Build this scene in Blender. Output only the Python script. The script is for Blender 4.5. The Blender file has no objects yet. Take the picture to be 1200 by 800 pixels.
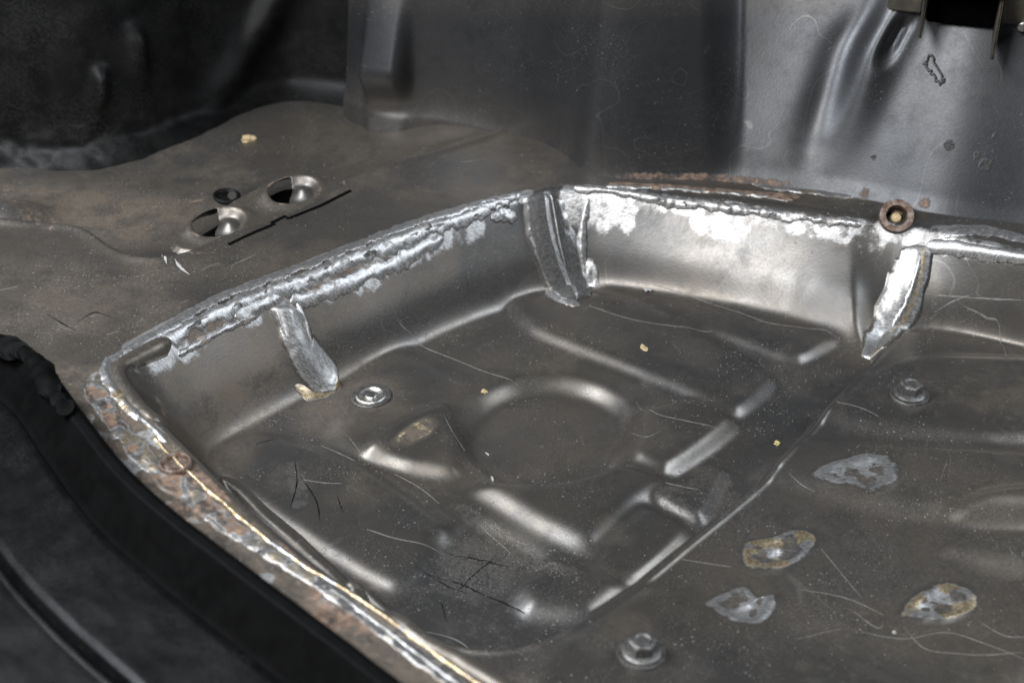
import bpy, bmesh, math, random
import numpy as np
from mathutils import Vector, Matrix

random.seed(7)
scene = bpy.context.scene
R_ = math.radians

# ------------------------------------------------------------------ camera
CAM_H, PITCH, HFOV = 0.75, R_(33.0), R_(36.0)
cam_d = bpy.data.cameras.new('camera')
cam = bpy.data.objects.new('camera', cam_d)
scene.collection.objects.link(cam)
cam.location = (0, 0, CAM_H)
cam.rotation_euler = (math.pi/2 - PITCH, 0, 0)
cam_d.sensor_width = 36
cam_d.lens = 18/math.tan(HFOV/2)
cam_d.clip_start = 0.02
cam_d.clip_end = 50
cam_d.dof.use_dof = True
cam_d.dof.focus_distance = 1.26
cam_d.dof.aperture_fstop = 5.6
scene.camera = cam

# ------------------------------------------------------------------ light of the workshop
world = bpy.data.worlds.new('World'); scene.world = world
world.use_nodes = True
bg = world.node_tree.nodes['Background']
bg.inputs[0].default_value = (0.75, 0.86, 1.0, 1)
bg.inputs[1].default_value = 0.012

def area(name, loc, target, sx, sy, power, col, spread=180):
    l = bpy.data.lights.new(name, 'AREA'); l.shape = 'RECTANGLE'
    l.size, l.size_y, l.energy, l.color = sx, sy, power, col
    l.spread = R_(spread)
    o = bpy.data.objects.new(name, l); scene.collection.objects.link(o)
    o.location = loc
    o.rotation_euler = (Vector(target)-Vector(loc)).to_track_quat('-Z', 'Y').to_euler()
    return o
area('work_lamp', (-0.42, 0.06, 1.16), (0.15, 1.15, 0.03), 0.30, 0.50, 13.5, (0.97, 0.98, 1.0))
area('near_door_daylight', (-0.98, 0.88, 1.08), (0.05, 1.0, 0.0), 0.50, 0.46, 18, (0.90, 0.94, 1.0))
area('far_door_daylight', (1.10, 0.95, 1.02), (0.0, 1.05, 0.03), 0.60, 0.42, 8, (0.84, 0.91, 1.0))

scene.view_settings.view_transform = 'Standard'
scene.view_settings.look = 'None'
scene.view_settings.gamma = 1
scene.view_settings.exposure = 0.28
scene.render.engine = 'CYCLES'
scene.cycles.sample_clamp_indirect = 4
scene.cycles.max_bounces = 5; scene.cycles.diffuse_bounces = 2; scene.cycles.glossy_bounces = 3

# ------------------------------------------------------------------ helpers
C = scene.collection
FPX = 600/math.tan(HFOV/2)          # the photograph is 1200 x 800
SP, CP = math.sin(PITCH), math.cos(PITCH)

def ray(u, v):
    a = (u-600)/FPX; b = (400-v)/FPX
    return np.array([a, CP+b*SP, -SP+b*CP])
def at(u, v, z):
    d = ray(u, v); t = (z-CAM_H)/d[2]
    return np.array([d[0]*t, d[1]*t])
def plan(pts, z=0.0):
    return np.array([at(u, v, z) for u, v in pts])
def project(x, y, z):
    zc = z-CAM_H
    dep = y*CP - zc*SP
    up = y*SP + zc*CP
    return 600+FPX*x/dep, 400-FPX*up/dep

def sm(e0, e1, x):
    t = np.clip((x-e0)/(e1-e0), 0, 1); return t*t*(3-2*t)

def sdist(X, Y, P, closed=True):
    """distance to a polyline; for a closed one negative outside, positive inside"""
    P = np.asarray(P, float); n = len(P)
    d2 = np.full(X.shape, 1e9); inside = np.zeros(X.shape, bool)
    for i in range(n if closed else n-1):
        a = P[i]; b = P[(i+1) % n]
        ex, ey = b-a; wx = X-a[0]; wy = Y-a[1]
        t = np.clip((wx*ex+wy*ey)/(ex*ex+ey*ey+1e-12), 0, 1)
        d2 = np.minimum(d2, (wx-ex*t)**2+(wy-ey*t)**2)
        if closed and abs(ey) > 1e-12:
            c = ((a[1] <= Y) & (b[1] > Y)) | ((b[1] <= Y) & (a[1] > Y))
            inside ^= c & (X < a[0]+(Y-a[1])/ey*ex)
    d = np.sqrt(d2)
    return np.where(inside, d, -d) if closed else d

def spline(P, n=8, closed=False):
    P = np.asarray(P, float); out = []; m = len(P)
    rng = range(m) if closed else range(m-1)
    for i in rng:
        g = lambda k: P[k % m] if closed else P[min(max(k, 0), m-1)]
        p0, p1, p2, p3 = g(i-1), g(i), g(i+1), g(i+2)
        for k in range(n):
            t = k/n
            out.append(0.5*((2*p1)+(p2-p0)*t+(2*p0-5*p1+4*p2-p3)*t*t+(3*p1-p0-3*p2+p3)*t**3))
    if not closed: out.append(P[-1])
    return np.array(out)

def resample(P, step):
    P = np.asarray(P, float)
    L = np.concatenate([[0], np.cumsum(np.linalg.norm(np.diff(P, axis=0), axis=1))])
    n = max(3, int(L[-1]/step)+1)
    s = np.linspace(0, L[-1], n)
    return np.stack([np.interp(s, L, P[:, k]) for k in range(P.shape[1])], 1), s

_rs = np.random.RandomState(3)
_lat = _rs.rand(256, 256)
def vnoise(x, y):
    xi = np.floor(x).astype(int); yi = np.floor(y).astype(int)
    fx = x-xi; fy = y-yi
    fx = fx*fx*(3-2*fx); fy = fy*fy*(3-2*fy)
    a = _lat[xi % 256, yi % 256]; b = _lat[(xi+1) % 256, yi % 256]
    c = _lat[xi % 256, (yi+1) % 256]; d = _lat[(xi+1) % 256, (yi+1) % 256]
    return (a*(1-fx)+b*fx)*(1-fy)+(c*(1-fx)+d*fx)*fy
def fbm(x, y, o=4):
    s = 0; a = 0.5
    for k in range(o):
        s = s+a*vnoise(x+17.3*k, y-9.1*k); x = x*2.03; y = y*2.03; a *= 0.5
    return s        # about 0..1, mean ~.47

def grid_mesh(name, V, nu, nv, mask=None, smooth=True):
    """V: (nu*nv,3), u slow, v fast"""
    i = np.arange(nu-1)[:, None]*nv+np.arange(nv-1)[None, :]
    F = np.stack([i, i+nv, i+nv+1, i+1], -1).reshape(-1, 4)
    if mask is not None: F = F[mask.reshape(-1)]
    me = bpy.data.meshes.new(name)
    me.vertices.add(len(V)); me.vertices.foreach_set('co', np.asarray(V, np.float32).ravel())
    me.loops.add(len(F)*4); me.loops.foreach_set('vertex_index', F.astype(np.int32).ravel())
    me.polygons.add(len(F)); me.polygons.foreach_set('loop_start', np.arange(0, len(F)*4, 4, dtype=np.int32))
    me.polygons.foreach_set('loop_total', np.full(len(F), 4, np.int32))
    me.update(calc_edges=True); me.validate()
    if smooth: me.polygons.foreach_set('use_smooth', np.ones(len(me.polygons), bool))
    return me
def set_attr(me, name, rgba):
    a = me.attributes.new(name, 'FLOAT_COLOR', 'POINT')
    a.data.foreach_set('color', np.asarray(rgba, np.float32).ravel())

def obj(name, me, mat, parent=None, label=None, cat=None, group=None, kind=None):
    if isinstance(me, bmesh.types.BMesh):
        bm = me; me = bpy.data.meshes.new(name); bm.to_mesh(me); bm.free()
    o = bpy.data.objects.new(name, me); C.objects.link(o)
    if mat:
        me.materials.clear(); me.materials.append(mat)
    if parent: o.parent = parent
    if label: o['label'] = label
    if cat: o['category'] = cat
    if group: o['group'] = group
    if kind: o['kind'] = kind
    return o
def empty(name, loc, label, cat, group=None, rot=None):
    o = bpy.data.objects.new(name, None); C.objects.link(o); o.location = loc
    if rot: o.rotation_euler = rot
    o.empty_display_size = 0.02
    o['label'] = label; o['category'] = cat
    if group: o['group'] = group
    return o

def lathe(prof, n=40, wob=0.0):
    """profile of (r,z) pairs, bottom outside first"""
    bm = bmesh.new(); rings = []
    for r, z in prof:
        rings.append([bm.verts.new((r*math.cos(2*math.pi*k/n)*(1+wob*math.sin(3*k)), r*math.sin(2*math.pi*k/n), z)) for k in range(n)])
    for a, b in zip(rings, rings[1:]):
        for k in range(n):
            f = bm.faces.new((a[k], a[(k+1) % n], b[(k+1) % n], b[k])); f.smooth = True
    f = bm.faces.new(rings[-1]); f.smooth = True
    bmesh.ops.recalc_face_normals(bm, faces=bm.faces[:])
    return bm
def smooth_by_angle(o, deg=35):
    me = o.data
    me.polygons.foreach_set('use_smooth', np.ones(len(me.polygons), bool))
    me.set_sharp_from_angle(angle=R_(deg))

# ------------------------------------------------------------------ materials
class NT:
    def __init__(s, name):
        s.m = bpy.data.materials.new(name); s.m.use_nodes = True
        s.t = s.m.node_tree; s.n = s.t.nodes; s.l = s.t.links
        s.b = s.n['Principled BSDF']
        s.co = s.n.new('ShaderNodeTexCoord').outputs['Object']
    def link(s, a, b): s.l.new(a, b)
    def put(s, sock, v):
        if hasattr(v, 'is_linked') or hasattr(v, 'links'): s.l.new(v, sock)
        elif isinstance(v, (tuple, list)) and len(v) == 3 and sock.type == 'RGBA': sock.default_value = (*v, 1)
        else: sock.default_value = v
    def noise(s, scale, detail=4, rough=.55, dist=0, vec=None, stretch=None, rot=0):
        n = s.n.new('ShaderNodeTexNoise')
        n.inputs['Scale'].default_value = scale; n.inputs['Detail'].default_value = detail
        n.inputs['Roughness'].default_value = rough; n.inputs['Distortion'].default_value = dist
        v = vec or s.co
        if stretch:
            mp = s.n.new('ShaderNodeMapping'); mp.inputs['Scale'].default_value = stretch
            mp.inputs['Rotation'].default_value = (0, 0, rot)
            s.link(v, mp.inputs['Vector']); v = mp.outputs[0]
        s.link(v, n.inputs['Vector']); return n.outputs['Fac']
    def voro(s, scale, feature='F1', vec=None, rand=1):
        n = s.n.new('ShaderNodeTexVoronoi'); n.feature = feature
        n.inputs['Scale'].default_value = scale; n.inputs['Randomness'].default_value = rand
        s.link(vec or s.co, n.inputs['Vector']); return n
    def ramp(s, f, lo, hi, a=0.0, b=1.0):
        n = s.n.new('ShaderNodeMapRange'); n.interpolation_type = 'SMOOTHSTEP'
        s.put(n.inputs[0], f)
        for k, v in zip((1, 2, 3, 4), (lo, hi, a, b)): s.put(n.inputs[k], v)
        return n.outputs[0]
    def math(s, op, a, b=0.0, clamp=False):
        n = s.n.new('ShaderNodeMath'); n.operation = op; n.use_clamp = clamp
        s.put(n.inputs[0], a); s.put(n.inputs[1], b); return n.outputs[0]
    def mix(s, f, a, b):
        n = s.n.new('ShaderNodeMix'); n.data_type = 'RGBA'
        s.put(n.inputs[0], f); s.put(n.inputs[6], a); s.put(n.inputs[7], b); return n.outputs[2]
    def mixf(s, f, a, b):
        n = s.n.new('ShaderNodeMix'); n.data_type = 'FLOAT'
        s.put(n.inputs[0], f); s.put(n.inputs[2], a); s.put(n.inputs[3], b); return n.outputs[0]
    def attr(s, name):
        n = s.n.new('ShaderNodeAttribute'); n.attribute_name = name
        sp = s.n.new('ShaderNodeSeparateColor'); s.link(n.outputs['Color'], sp.inputs[0])
        return sp.outputs[0], sp.outputs[1], sp.outputs[2], n.outputs['Alpha']
    def warp(s, scale, amt):
        n = s.n.new('ShaderNodeTexNoise'); n.inputs['Scale'].default_value = scale
        s.link(s.co, n.inputs['Vector'])
        v = s.n.new('ShaderNodeVectorMath'); v.operation = 'MULTIPLY_ADD'
        s.link(n.outputs['Color'], v.inputs[0]); v.inputs[1].default_value = (amt,)*3
        s.link(s.co, v.inputs[2]); return v.outputs[0]
    def bump(s, h, strength=.3, dist=.001, prev=None):
        n = s.n.new('ShaderNodeBump'); n.inputs['Strength'].default_value = strength
        n.inputs['Distance'].default_value = dist; s.put(n.inputs['Height'], h)
        if prev is not None: s.link(prev, n.inputs['Normal'])
        return n.outputs[0]
    def out(s, **k):
        for a, v in k.items(): s.put(s.b.inputs[{'col': 'Base Color', 'rough': 'Roughness', 'metal': 'Metallic', 'nor': 'Normal', 'spec': 'Specular IOR Level'}[a]], v)
        return s.m

def mat_pan(name, base=(.122, .119, .116), base2=(.150, .136, .118), rough=.29, metal=.74, specks=.75):
    """wear: R bare ground steel, G rust, B brown dust, A dark dirt, pocket shade; tint: R straw heat colour"""
    t = NT(name)
    bare, rust, tan, dirt_shade = t.attr('wear')
    straw = t.attr('tint')[0]
    big = t.noise(7, 5, .6); mid = t.noise(42, 6, .7); fine = t.noise(420, 3, .65); rn = t.noise(130, 5, .72)
    col = t.mix(t.ramp(big, .35, .65), base, base2)
    col = t.mix(t.ramp(mid, .48, .72, 0, .55), col, (base[0]*.58, base[1]*.58, base[2]*.58))
    # brown dust film, grainy
    dust = t.math('MULTIPLY', t.math('MULTIPLY', tan, .85), t.ramp(t.math('ADD', t.math('MULTIPLY', mid, .6), t.math('MULTIPLY', fine, .4)), .35, .62, .35, 1), True)
    col = t.mix(dust, col, (.225, .180, .132))
    # rust
    rustc = t.mix(t.ramp(rn, .35, .68), (.075, .045, .032), (.27, .185, .13))
    rm = t.ramp(t.math('ADD', rust, t.math('MULTIPLY', t.math('SUBTRACT', rn, .5), 1.1)), .35, .75)
    rm = t.math('MULTIPLY', rm, t.ramp(rust, 0, .15), True)
    # bare ground steel with a brushed, ragged edge
    gs = t.noise(230, 4, .75, stretch=(1, 7, 1), rot=.9)
    bm_ = t.ramp(t.math('ADD', bare, t.math('ADD', t.math('MULTIPLY', t.math('SUBTRACT', gs, .5), .45), t.math('MULTIPLY', t.math('SUBTRACT', rn, .5), 1.0))), .30, .74)
    bm_ = t.math('MULTIPLY', bm_, t.ramp(bare, 0, .15), True)
    bc = t.mix(t.ramp(gs, .3, .7), (.26, .255, .25), (.74, .73, .715))
    bc = t.mix(t.math('MULTIPLY', t.ramp(t.math('ADD', straw, t.math('MULTIPLY', t.math('SUBTRACT', rn, .5), .8)), .3, .75), t.ramp(straw, 0, .1)), bc, t.mix(t.ramp(fine, .4, .6), (.42, .31, .17), (.68, .58, .41)))
    col = t.mix(bm_, col, bc)
    col = t.mix(rm, col, rustc)
    # dark soot, oil and dirt, also the plate pocket's painted shade
    dm = t.ramp(t.math('ADD', dirt_shade, t.math('MULTIPLY', t.math('SUBTRACT', .5, rn), 1.1)), .30, .78)
    dm = t.math('MULTIPLY', dm, t.ramp(dirt_shade, 0, .2), True)
    col = t.mix(t.math('MULTIPLY', dm, .92), col, t.mix(t.ramp(fine, .42, .62), (.012, .011, .010), (.055, .051, .047)))
    # specks of grinding dust, gathered in patches
    patch = t.ramp(t.noise(16, 4, .6), .36, .66)
    v = t.voro(420); rnd = t.n.new('ShaderNodeSeparateColor'); t.link(v.outputs['Color'], rnd.inputs[0])
    sp = t.math('LESS_THAN', v.outputs['Distance'], t.math('MULTIPLY', rnd.outputs[0], .30))
    keep = t.math('GREATER_THAN', t.math('ADD', rnd.outputs[1], t.math('MULTIPLY', patch, .55)), 1.20)
    sp = t.math('MULTIPLY', t.math('MULTIPLY', sp, keep), specks, True)
    v2 = t.voro(1000); r2 = t.n.new('ShaderNodeSeparateColor'); t.link(v2.outputs['Color'], r2.inputs[0])
    sp2 = t.math('MULTIPLY', t.math('LESS_THAN', v2.outputs['Distance'], .30), t.math('GREATER_THAN', t.math('ADD', r2.outputs[1], t.math('MULTIPLY', patch, .6)), 1.12))
    spk = t.math('MAXIMUM', sp, t.math('MULTIPLY', sp2, .55*specks, True))
    spk = t.math('MULTIPLY', spk, t.math('SUBTRACT', 1.0, bm_))
    col = t.mix(t.math('MULTIPLY', spk, .6), col, (.30, .285, .26))
    # hairline scratches: thin level lines of slow noises
    n1 = t.noise(6.5, 1, .3, .6); n2 = t.noise(15, 1, .3, .8)
    s1 = t.ramp(t.math('ABSOLUTE', t.math('SUBTRACT', n1, .47)), .0, .0016, 1, 0)
    s2 = t.ramp(t.math('ABSOLUTE', t.math('SUBTRACT', n2, .53)), .0, .0032, 1, 0)
    sc = t.math('MAXIMUM', t.math('MULTIPLY', s1, t.ramp(n2, .5, .6)), t.math('MULTIPLY', s2, t.ramp(n1, .5, .56)))
    col = t.mix(t.math('MULTIPLY', sc, .45*min(specks, 1)), col, (.30, .29, .27))
    rg = t.math('ADD', rough-.15, t.math('ADD', t.math('MULTIPLY', t.math('ADD', mid, big), .15), t.math('MULTIPLY', fine, .10)))
    rg = t.math('ADD', rg, t.math('MULTIPLY', dust, .22))
    rg = t.mixf(spk, rg, .8); rg = t.mixf(bm_, rg, t.math('ADD', .30, t.math('MULTIPLY', gs, .22))); rg = t.mixf(rm, rg, .75); rg = t.mixf(dm, rg, .65)
    me = t.mixf(bm_, metal, .88); me = t.mixf(rm, me, 0.0); me = t.mixf(dm, me, 0.0); me = t.mixf(spk, me, 0)
    me = t.mixf(dust, me, t.math('MULTIPLY', me, .5))
    h = t.math('MULTIPLY', fine, .35)
    h = t.math('ADD', h, t.math('MULTIPLY', t.math('MULTIPLY', gs, bm_), .7))
    h = t.math('ADD', h, t.math('MULTIPLY', rn, t.math('MULTIPLY', t.math('MAXIMUM', dm, rm), 2.5)))
    nor = t.bump(h, .40, .0005)
    return t.out(col=col, rough=rg, metal=me, nor=nor)

def mat_plain(name, c1, c2, rough, metal, scale=60, bump=.3, dust=0.0, dustcol=(.2, .18, .15), spec=.5):
    t = NT(name)
    n = t.noise(scale, 5, .65); f = t.noise(scale*11, 3, .6)
    col = t.mix(t.ramp(n, .35, .68), c1, c2)
    rg = t.math('ADD', rough-.08, t.math('MULTIPLY', n, .2))
    if dust:
        d = t.math('MULTIPLY', t.ramp(t.noise(scale*.35, 5, .7), .42, .72), t.ramp(f, .42, .6))
        col = t.mix(t.math('MULTIPLY', d, dust), col, dustcol)
        rg = t.mixf(t.math('MULTIPLY', d, dust), rg, .85)
    h = t.math('ADD', t.math('MULTIPLY', f, .5), n)
    return t.out(col=col, rough=rg, metal=metal, nor=t.bump(h, bump, .0006), spec=spec)

M = {}
M['pan'] = mat_pan('pressed_steel_in_grey_primer')
M['tunnel'] = mat_pan('tunnel_primer_darkened_for_shade', (.066, .068, .072), (.074, .074, .075), .34, .74, .5)  # primer darkened to stand in for shading by roof and dash
M['pan_sealer'] = M['pan']
M['black'] = mat_plain('shade_black_coat', (.003, .003, .003), (.007, .0068, .0065), .45, 0, 34, .6, .35, (.026, .025, .023), .18)  # near black carrying the bulkhead's shade; also colours the ring
M['gap'] = mat_plain('gap_shade_black', (.002, .002, .002), (.004, .004, .004), .9, 0, spec=.05)  # flat black painted as the shade inside slots, holes and channel
M['sill'] = mat_plain('black_sill_paint', (.003, .0032, .0035), (.005, .005, .0053), .34, 0, 55, .4, .45, (.016, .0155, .014), .12)
M['rubber'] = mat_plain('black_rubber', (.0015, .0015, .0015), (.003, .003, .003), .55, 0, 60, .3, .1, (.008, .008, .008), .06)
M['bolt'] = mat_plain('grey_phosphated_bolt_steel', (.13, .125, .12), (.24, .235, .225), .38, .75, 260, .5, .35)
M['zinc'] = mat_plain('bright_zinc', (.50, .49, .46), (.74, .73, .70), .30, 1, 200, .5, .4, (.45, .38, .25))
M['tubesteel'] = mat_plain('rusty_tube_steel', (.10, .055, .035), (.30, .24, .20), .5, .6, 190, .8)
M['chip_tan'] = mat_plain('tan_flake', (.40, .29, .15), (.62, .50, .30), .7, 0, 300, .5)
M['chip_yellow'] = mat_plain('yellow_flake', (.42, .36, .12), (.58, .52, .25), .7, 0, 300, .5)
M['chip_white'] = mat_plain('white_flake', (.34, .33, .31), (.52, .51, .49), .6, 0, 300, .4)
M['scratch'] = mat_plain('scratched_bare_line', (.15, .145, .135), (.26, .25, .235), .5, .4, 300, .3)
M['scratch_dark'] = mat_plain('dark_scuff_line', (.004, .004, .004), (.010, .009, .008), .85, 0, 300, .3, spec=.1)
M['blued'] = mat_plain('heat_blued_steel', (.16, .17, .20), (.30, .31, .34), .28, .85, 120, .5, .2)
M['bracket'] = mat_plain('dusty_bracket_steel', (.045, .042, .036), (.10, .085, .062), .6, .2, 60, .7, .6, (.16, .13, .09))

# ------------------------------------------------------------------ floor pan: one pressed sheet
HS = 0.085                                   # ledge above the pan floor
GX0, GX1, GY0, GY1, ST = -0.66, 0.72, 0.52, 1.66, 0.0016
gx = np.arange(GX0, GX1, ST); gy = np.arange(GY0, GY1, ST)
X, Y = np.meshgrid(gx, gy, indexing='ij')

rim_pts = [(0.10, .575), (0.05, .615), (-.005, .662), (-.106, .743), (-.169, .808), (-.232, .887), (-.288, .962), (-.296, .990), (-.283, 1.022), (-.236, 1.081), (-.177, 1.130),
           (-.089, 1.207), (-.01, 1.262), (.02, 1.274), (.052, 1.284), (.201, 1.262), (.345, 1.218), (.435, 1.164), (.80, .95), (.80, .45), (.2, .45)]
base_pts = [(0.13, .60), (0.08, .645), (0.03, .69), (-.07, .775), (-.13, .84), (-.185, .905), (-.225, .965), (-.226, .995), (-.20, 1.03), (-.146, 1.083), (-.10, 1.12),
            (-.045, 1.17), (.02, 1.214), (.055, 1.233), (.080, 1.231), (.156, 1.207), (.235, 1.172), (.305, 1.125), (.335, 1.150), (.44, 1.122), (.77, .925), (.77, .48), (.22, .48)]
dR = sdist(X, Y, spline(rim_pts, 7, True)); dQ = sdist(X, Y, spline(base_pts, 7, True))
a = np.clip(dR, 0, None); b = np.clip(-dQ, 0, None)
tt = np.where(dQ > 0, 1.0, a/(a+b+1e-9))
# wall: quick round-over at the rim, straight slope, wide fillet at the foot
prof = np.where(tt < .12, 1-.5*(tt/.12)**2*.12*1.14/1.0, 0)
f_lin = 1-1.14*(tt-.06)
f_foot = .86*0+np.clip(1-tt, 0, 1)**1.7*1.35
wallp = np.minimum(np.where(tt < .12, prof, f_lin), 9)
wallp = np.where(tt > .55, np.clip(f_lin, 0, 1)*(1-sm(.55, .95, tt))+f_foot*sm(.55, .95, tt), wallp)
Z = HS*np.clip(wallp, 0, 1)
Z = np.where(dR <= 0, HS, Z); Z = np.where(dQ > 0, 0, Z)
onfloor = sm(.80, 1.0, tt)

# right-hand panel, a little higher than the recess, with a lip along the joint
seam_px = [(1075, 350), (1022, 424), (960, 492), (900, 560), (850, 604), (800, 645), (745, 690), (700, 722), (655, 748), (600, 764), (540, 762), (480, 735), (430, 690)]
seam = spline(plan(seam_px, .006), 6)
right_poly = np.vstack([seam, plan([(300, 700), (300, 1000), (1500, 1000), (1500, 350)], 0)])
dS = sdist(X, Y, right_poly)
Z += onfloor*(.013*sm(-.008, .006, dS))
# pressed shapes in the pan floor
def press(px, h, e=.008, zr=0.0, rnd=2, soft=None):
    global Z
    P = plan(px, zr)
    for k in (.12, .25, .25, .25):       # corner cutting
        Qn = np.roll(P, -1, 0); P = np.stack([(1-k)*P+k*Qn, k*P+(1-k)*Qn], 1).reshape(-1, 2)
    i0, j0 = ((P.min(0)-3*e-[GX0, GY0])/ST).astype(int).clip(0); i1, j1 = ((P.max(0)+3*e-[GX0, GY0])/ST).astype(int)+1
    w_ = (slice(i0, max(i1, i0+1)), slice(j0, max(j1, j0+1)))
    d = sdist(X[w_], Y[w_], P)
    Z[w_] += onfloor[w_]*1.35*h*sm(-e*1.1, e*1.1, d)
c0 = at(645, 503, 0)
dc = np.hypot((X-c0[0])/1.0, (Y-c0[1])/1.06)
Z -= onfloor*.0125*sm(.079, .058, dc)
press([(590, 352), (620, 392), (800, 462), (862, 494), (915, 448), (780, 372), (690, 345)], .0062, .0075)
press([(690, 340), (772, 378), (860, 402), (934, 430), (1000, 392), (1000, 350), (860, 330), (740, 322)], .0058, .0065)
press([(716, 528), (778, 566), (868, 500), (806, 474), (745, 490)], .0085, .008)
press([(548, 572), (692, 656), (748, 596), (792, 572), (720, 548), (640, 572)], .0080, .0115)
press([(764, 590), (838, 548), (852, 556), (822, 620)], .006, .006)
press([(688, 668), (758, 596), (812, 628), (742, 690)], .0055, .006)
press([(598, 690), (650, 662), (738, 690), (690, 730), (618, 724)], .0075, .011)
press([(425, 535), (470, 500), (528, 478), (540, 562), (480, 552)], .0060, .007)
press([(384, 520), (450, 400), (560, 452), (520, 500), (430, 540)], .0045, .012)
press([(300, 505), (420, 545), (540, 625), (470, 700), (370, 640), (230, 545)], .0042, .007)
press([(500, 640), (560, 605), (650, 655), (590, 700), (520, 690)], -.004, .008)
press([(1000, 455), (955, 492), (1060, 514), (1160, 524), (1330, 520), (1330, 430), (1060, 420)], .0058, .010, .012)
press([(930, 520), (880, 552), (990, 590), (1090, 606), (1330, 612), (1330, 540), (1050, 525)], .0050, .010, .012)
press([(1150, 588), (1112, 612), (1200, 616), (1330, 610), (1330, 570)], .007, .009, .012)
press([(1130, 632), (1098, 650), (1200, 676), (1330, 690), (1330, 636)], .006, .008, .012)
press([(700, 724), (760, 690), (840, 712), (960, 766), (1060, 806), (1100, 900), (640, 900), (610, 790)], .0055, .012, .014)
press([(1220, 690), (1160, 730), (1180, 800), (1350, 800), (1350, 690)], .006, .02, .012)
# slow oil-canning of the sheet
Z += onfloor*.0035*(fbm(X*9+3, Y*9, 3)-.45)+(1-onfloor)*.0012*(fbm(X*22, Y*22+5, 3)-.45)
Z += .0008*(fbm(X*60, Y*60, 3)-.45)

def blur(A, n):
    for _ in range(n):
        A = A.copy(); A[1:-1] = (A[:-2]+2*A[1:-1]+A[2:])/4; A[:, 1:-1] = (A[:, :-2]+2*A[:, 1:-1]+A[:, 2:])/4
    return A
Z = blur(Z, 6)
Z += onfloor*(.0030*np.exp(-((dS-.0055)/.0028)**2)-.0022*np.exp(-((dS+.004)/.0035)**2))
# ledge and the tray behind it
onledge = (dR <= 0)
tray_px = [(-200, 262), (0, 262), (60, 262), (100, 268), (145, 296), (200, 300), (262, 276), (330, 240), (410, 208), (500, 180), (585, 152), (640, 120), (600, 40), (300, -60), (-200, 60)]
P = spline(plan(tray_px, HS), 5, True)
dT = sdist(X, Y, P)
left_t = sm(560, 420, project(X, Y, Z)[0])
Z -= onledge*sm(-.004, .014, dT)*(.007+.016*left_t)
# rolled crest along the front of the tray, low dome in the tray, roll at far left
Z += onledge*.0022*np.exp(-((dT+.004)/.006)**2)
q = at(470, 165, HS); Z += onledge*.010*np.exp(-((X-q[0])/.07)**2-((Y-q[1])/.05)**2)*sm(0, .02, dT)
q = at(8, 238, HS); Z += onledge*.022*np.exp(-((X-q[0])/.03)**2-((Y-q[1])/.035)**2)
q = at(275, 206, HS); Z += onledge*.006*np.exp(-((X-q[0])/.022)**2-((Y-q[1])/.022)**2)
# pocket under the punched bracket plate
plate_px = [(198, 286), (222, 262), (318, 208), (352, 200), (400, 212), (408, 222), (340, 257), (250, 290), (222, 296)]
dP = sdist(X, Y, plan(plate_px, HS-.004))
Z -= onledge*sm(.002, .008, dP)*.035
# swell where ledge meets the tunnel foot
q = at(668, 165, HS); Z += onledge*.010*np.exp(-((X-q[0])/.035)**2-((Y-q[1])/.05)**2)
# left-hand flange between pan and sill: ripples of burnt welding
U, V = project(X, Y, Z)
flange = onledge*sm(150, 100, U-(V-430)*1.05)*sm(405, 440, V)
Z += flange*(.003*(fbm(X*70, Y*70, 4)-.5))
Zg = Z

Z += .0013*np.exp(-((dR-.006)/.009)**2)*(fbm(X*110, Y*110, 4)-.45)*sm(.3, .6, fbm(X*18, Y*18+3, 2)+.1)
Zg = Z
def zat(x, y):
    fx = np.clip((np.asarray(x)-GX0)/ST, 0, len(gx)-2.001); fy = np.clip((np.asarray(y)-GY0)/ST, 0, len(gy)-2.001)
    i = fx.astype(int); j = fy.astype(int); fx = fx-i; fy = fy-j
    return (Zg[i, j]*(1-fx)+Zg[i+1, j]*fx)*(1-fy)+(Zg[i, j+1]*(1-fx)+Zg[i+1, j+1]*fx)*fy
def hit(u, v):
    d = ray(u, v); t = .55
    for _ in range(900):
        t2 = t+.002
        if CAM_H+d[2]*t2 < zat(d[0]*t2, d[1]*t2):
            lo, hi = t, t2
            for _ in range(12):
                m = (lo+hi)/2
                if CAM_H+d[2]*m < zat(d[0]*m, d[1]*m): hi = m
                else: lo = m
            t = hi; break
        t = t2
    return np.array([d[0]*t, d[1]*t, CAM_H+d[2]*t])
def normal_at(x, y, e=.004):
    n = Vector((float(zat(x-e, y)-zat(x+e, y)), float(zat(x, y-e)-zat(x, y+e)), 2*e)); return n.normalized()

# wear: R bare steel, G rust, B brown dust, A dark dirt, pocket shade
nz = fbm(X*45, Y*45, 4); nz2 = fbm(X*14+9, Y*14, 4)
bare = np.zeros_like(X); rust = np.zeros_like(X); tan = np.zeros_like(X); dirt_shade = np.zeros_like(X)
def pxs(px): return np.array([hit(u, v)[:2] for u, v in px])
def blob(ch, px, amp, e, e2=None):
    d = sdist(X, Y, pxs(px)); return np.maximum(ch, amp*sm(-e, e2 or e, d))
def stroke(ch, px, w, amp):
    d = sdist(X, Y, pxs(px), False); return np.maximum(ch, amp*sm(w, w*.35, d))
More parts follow.
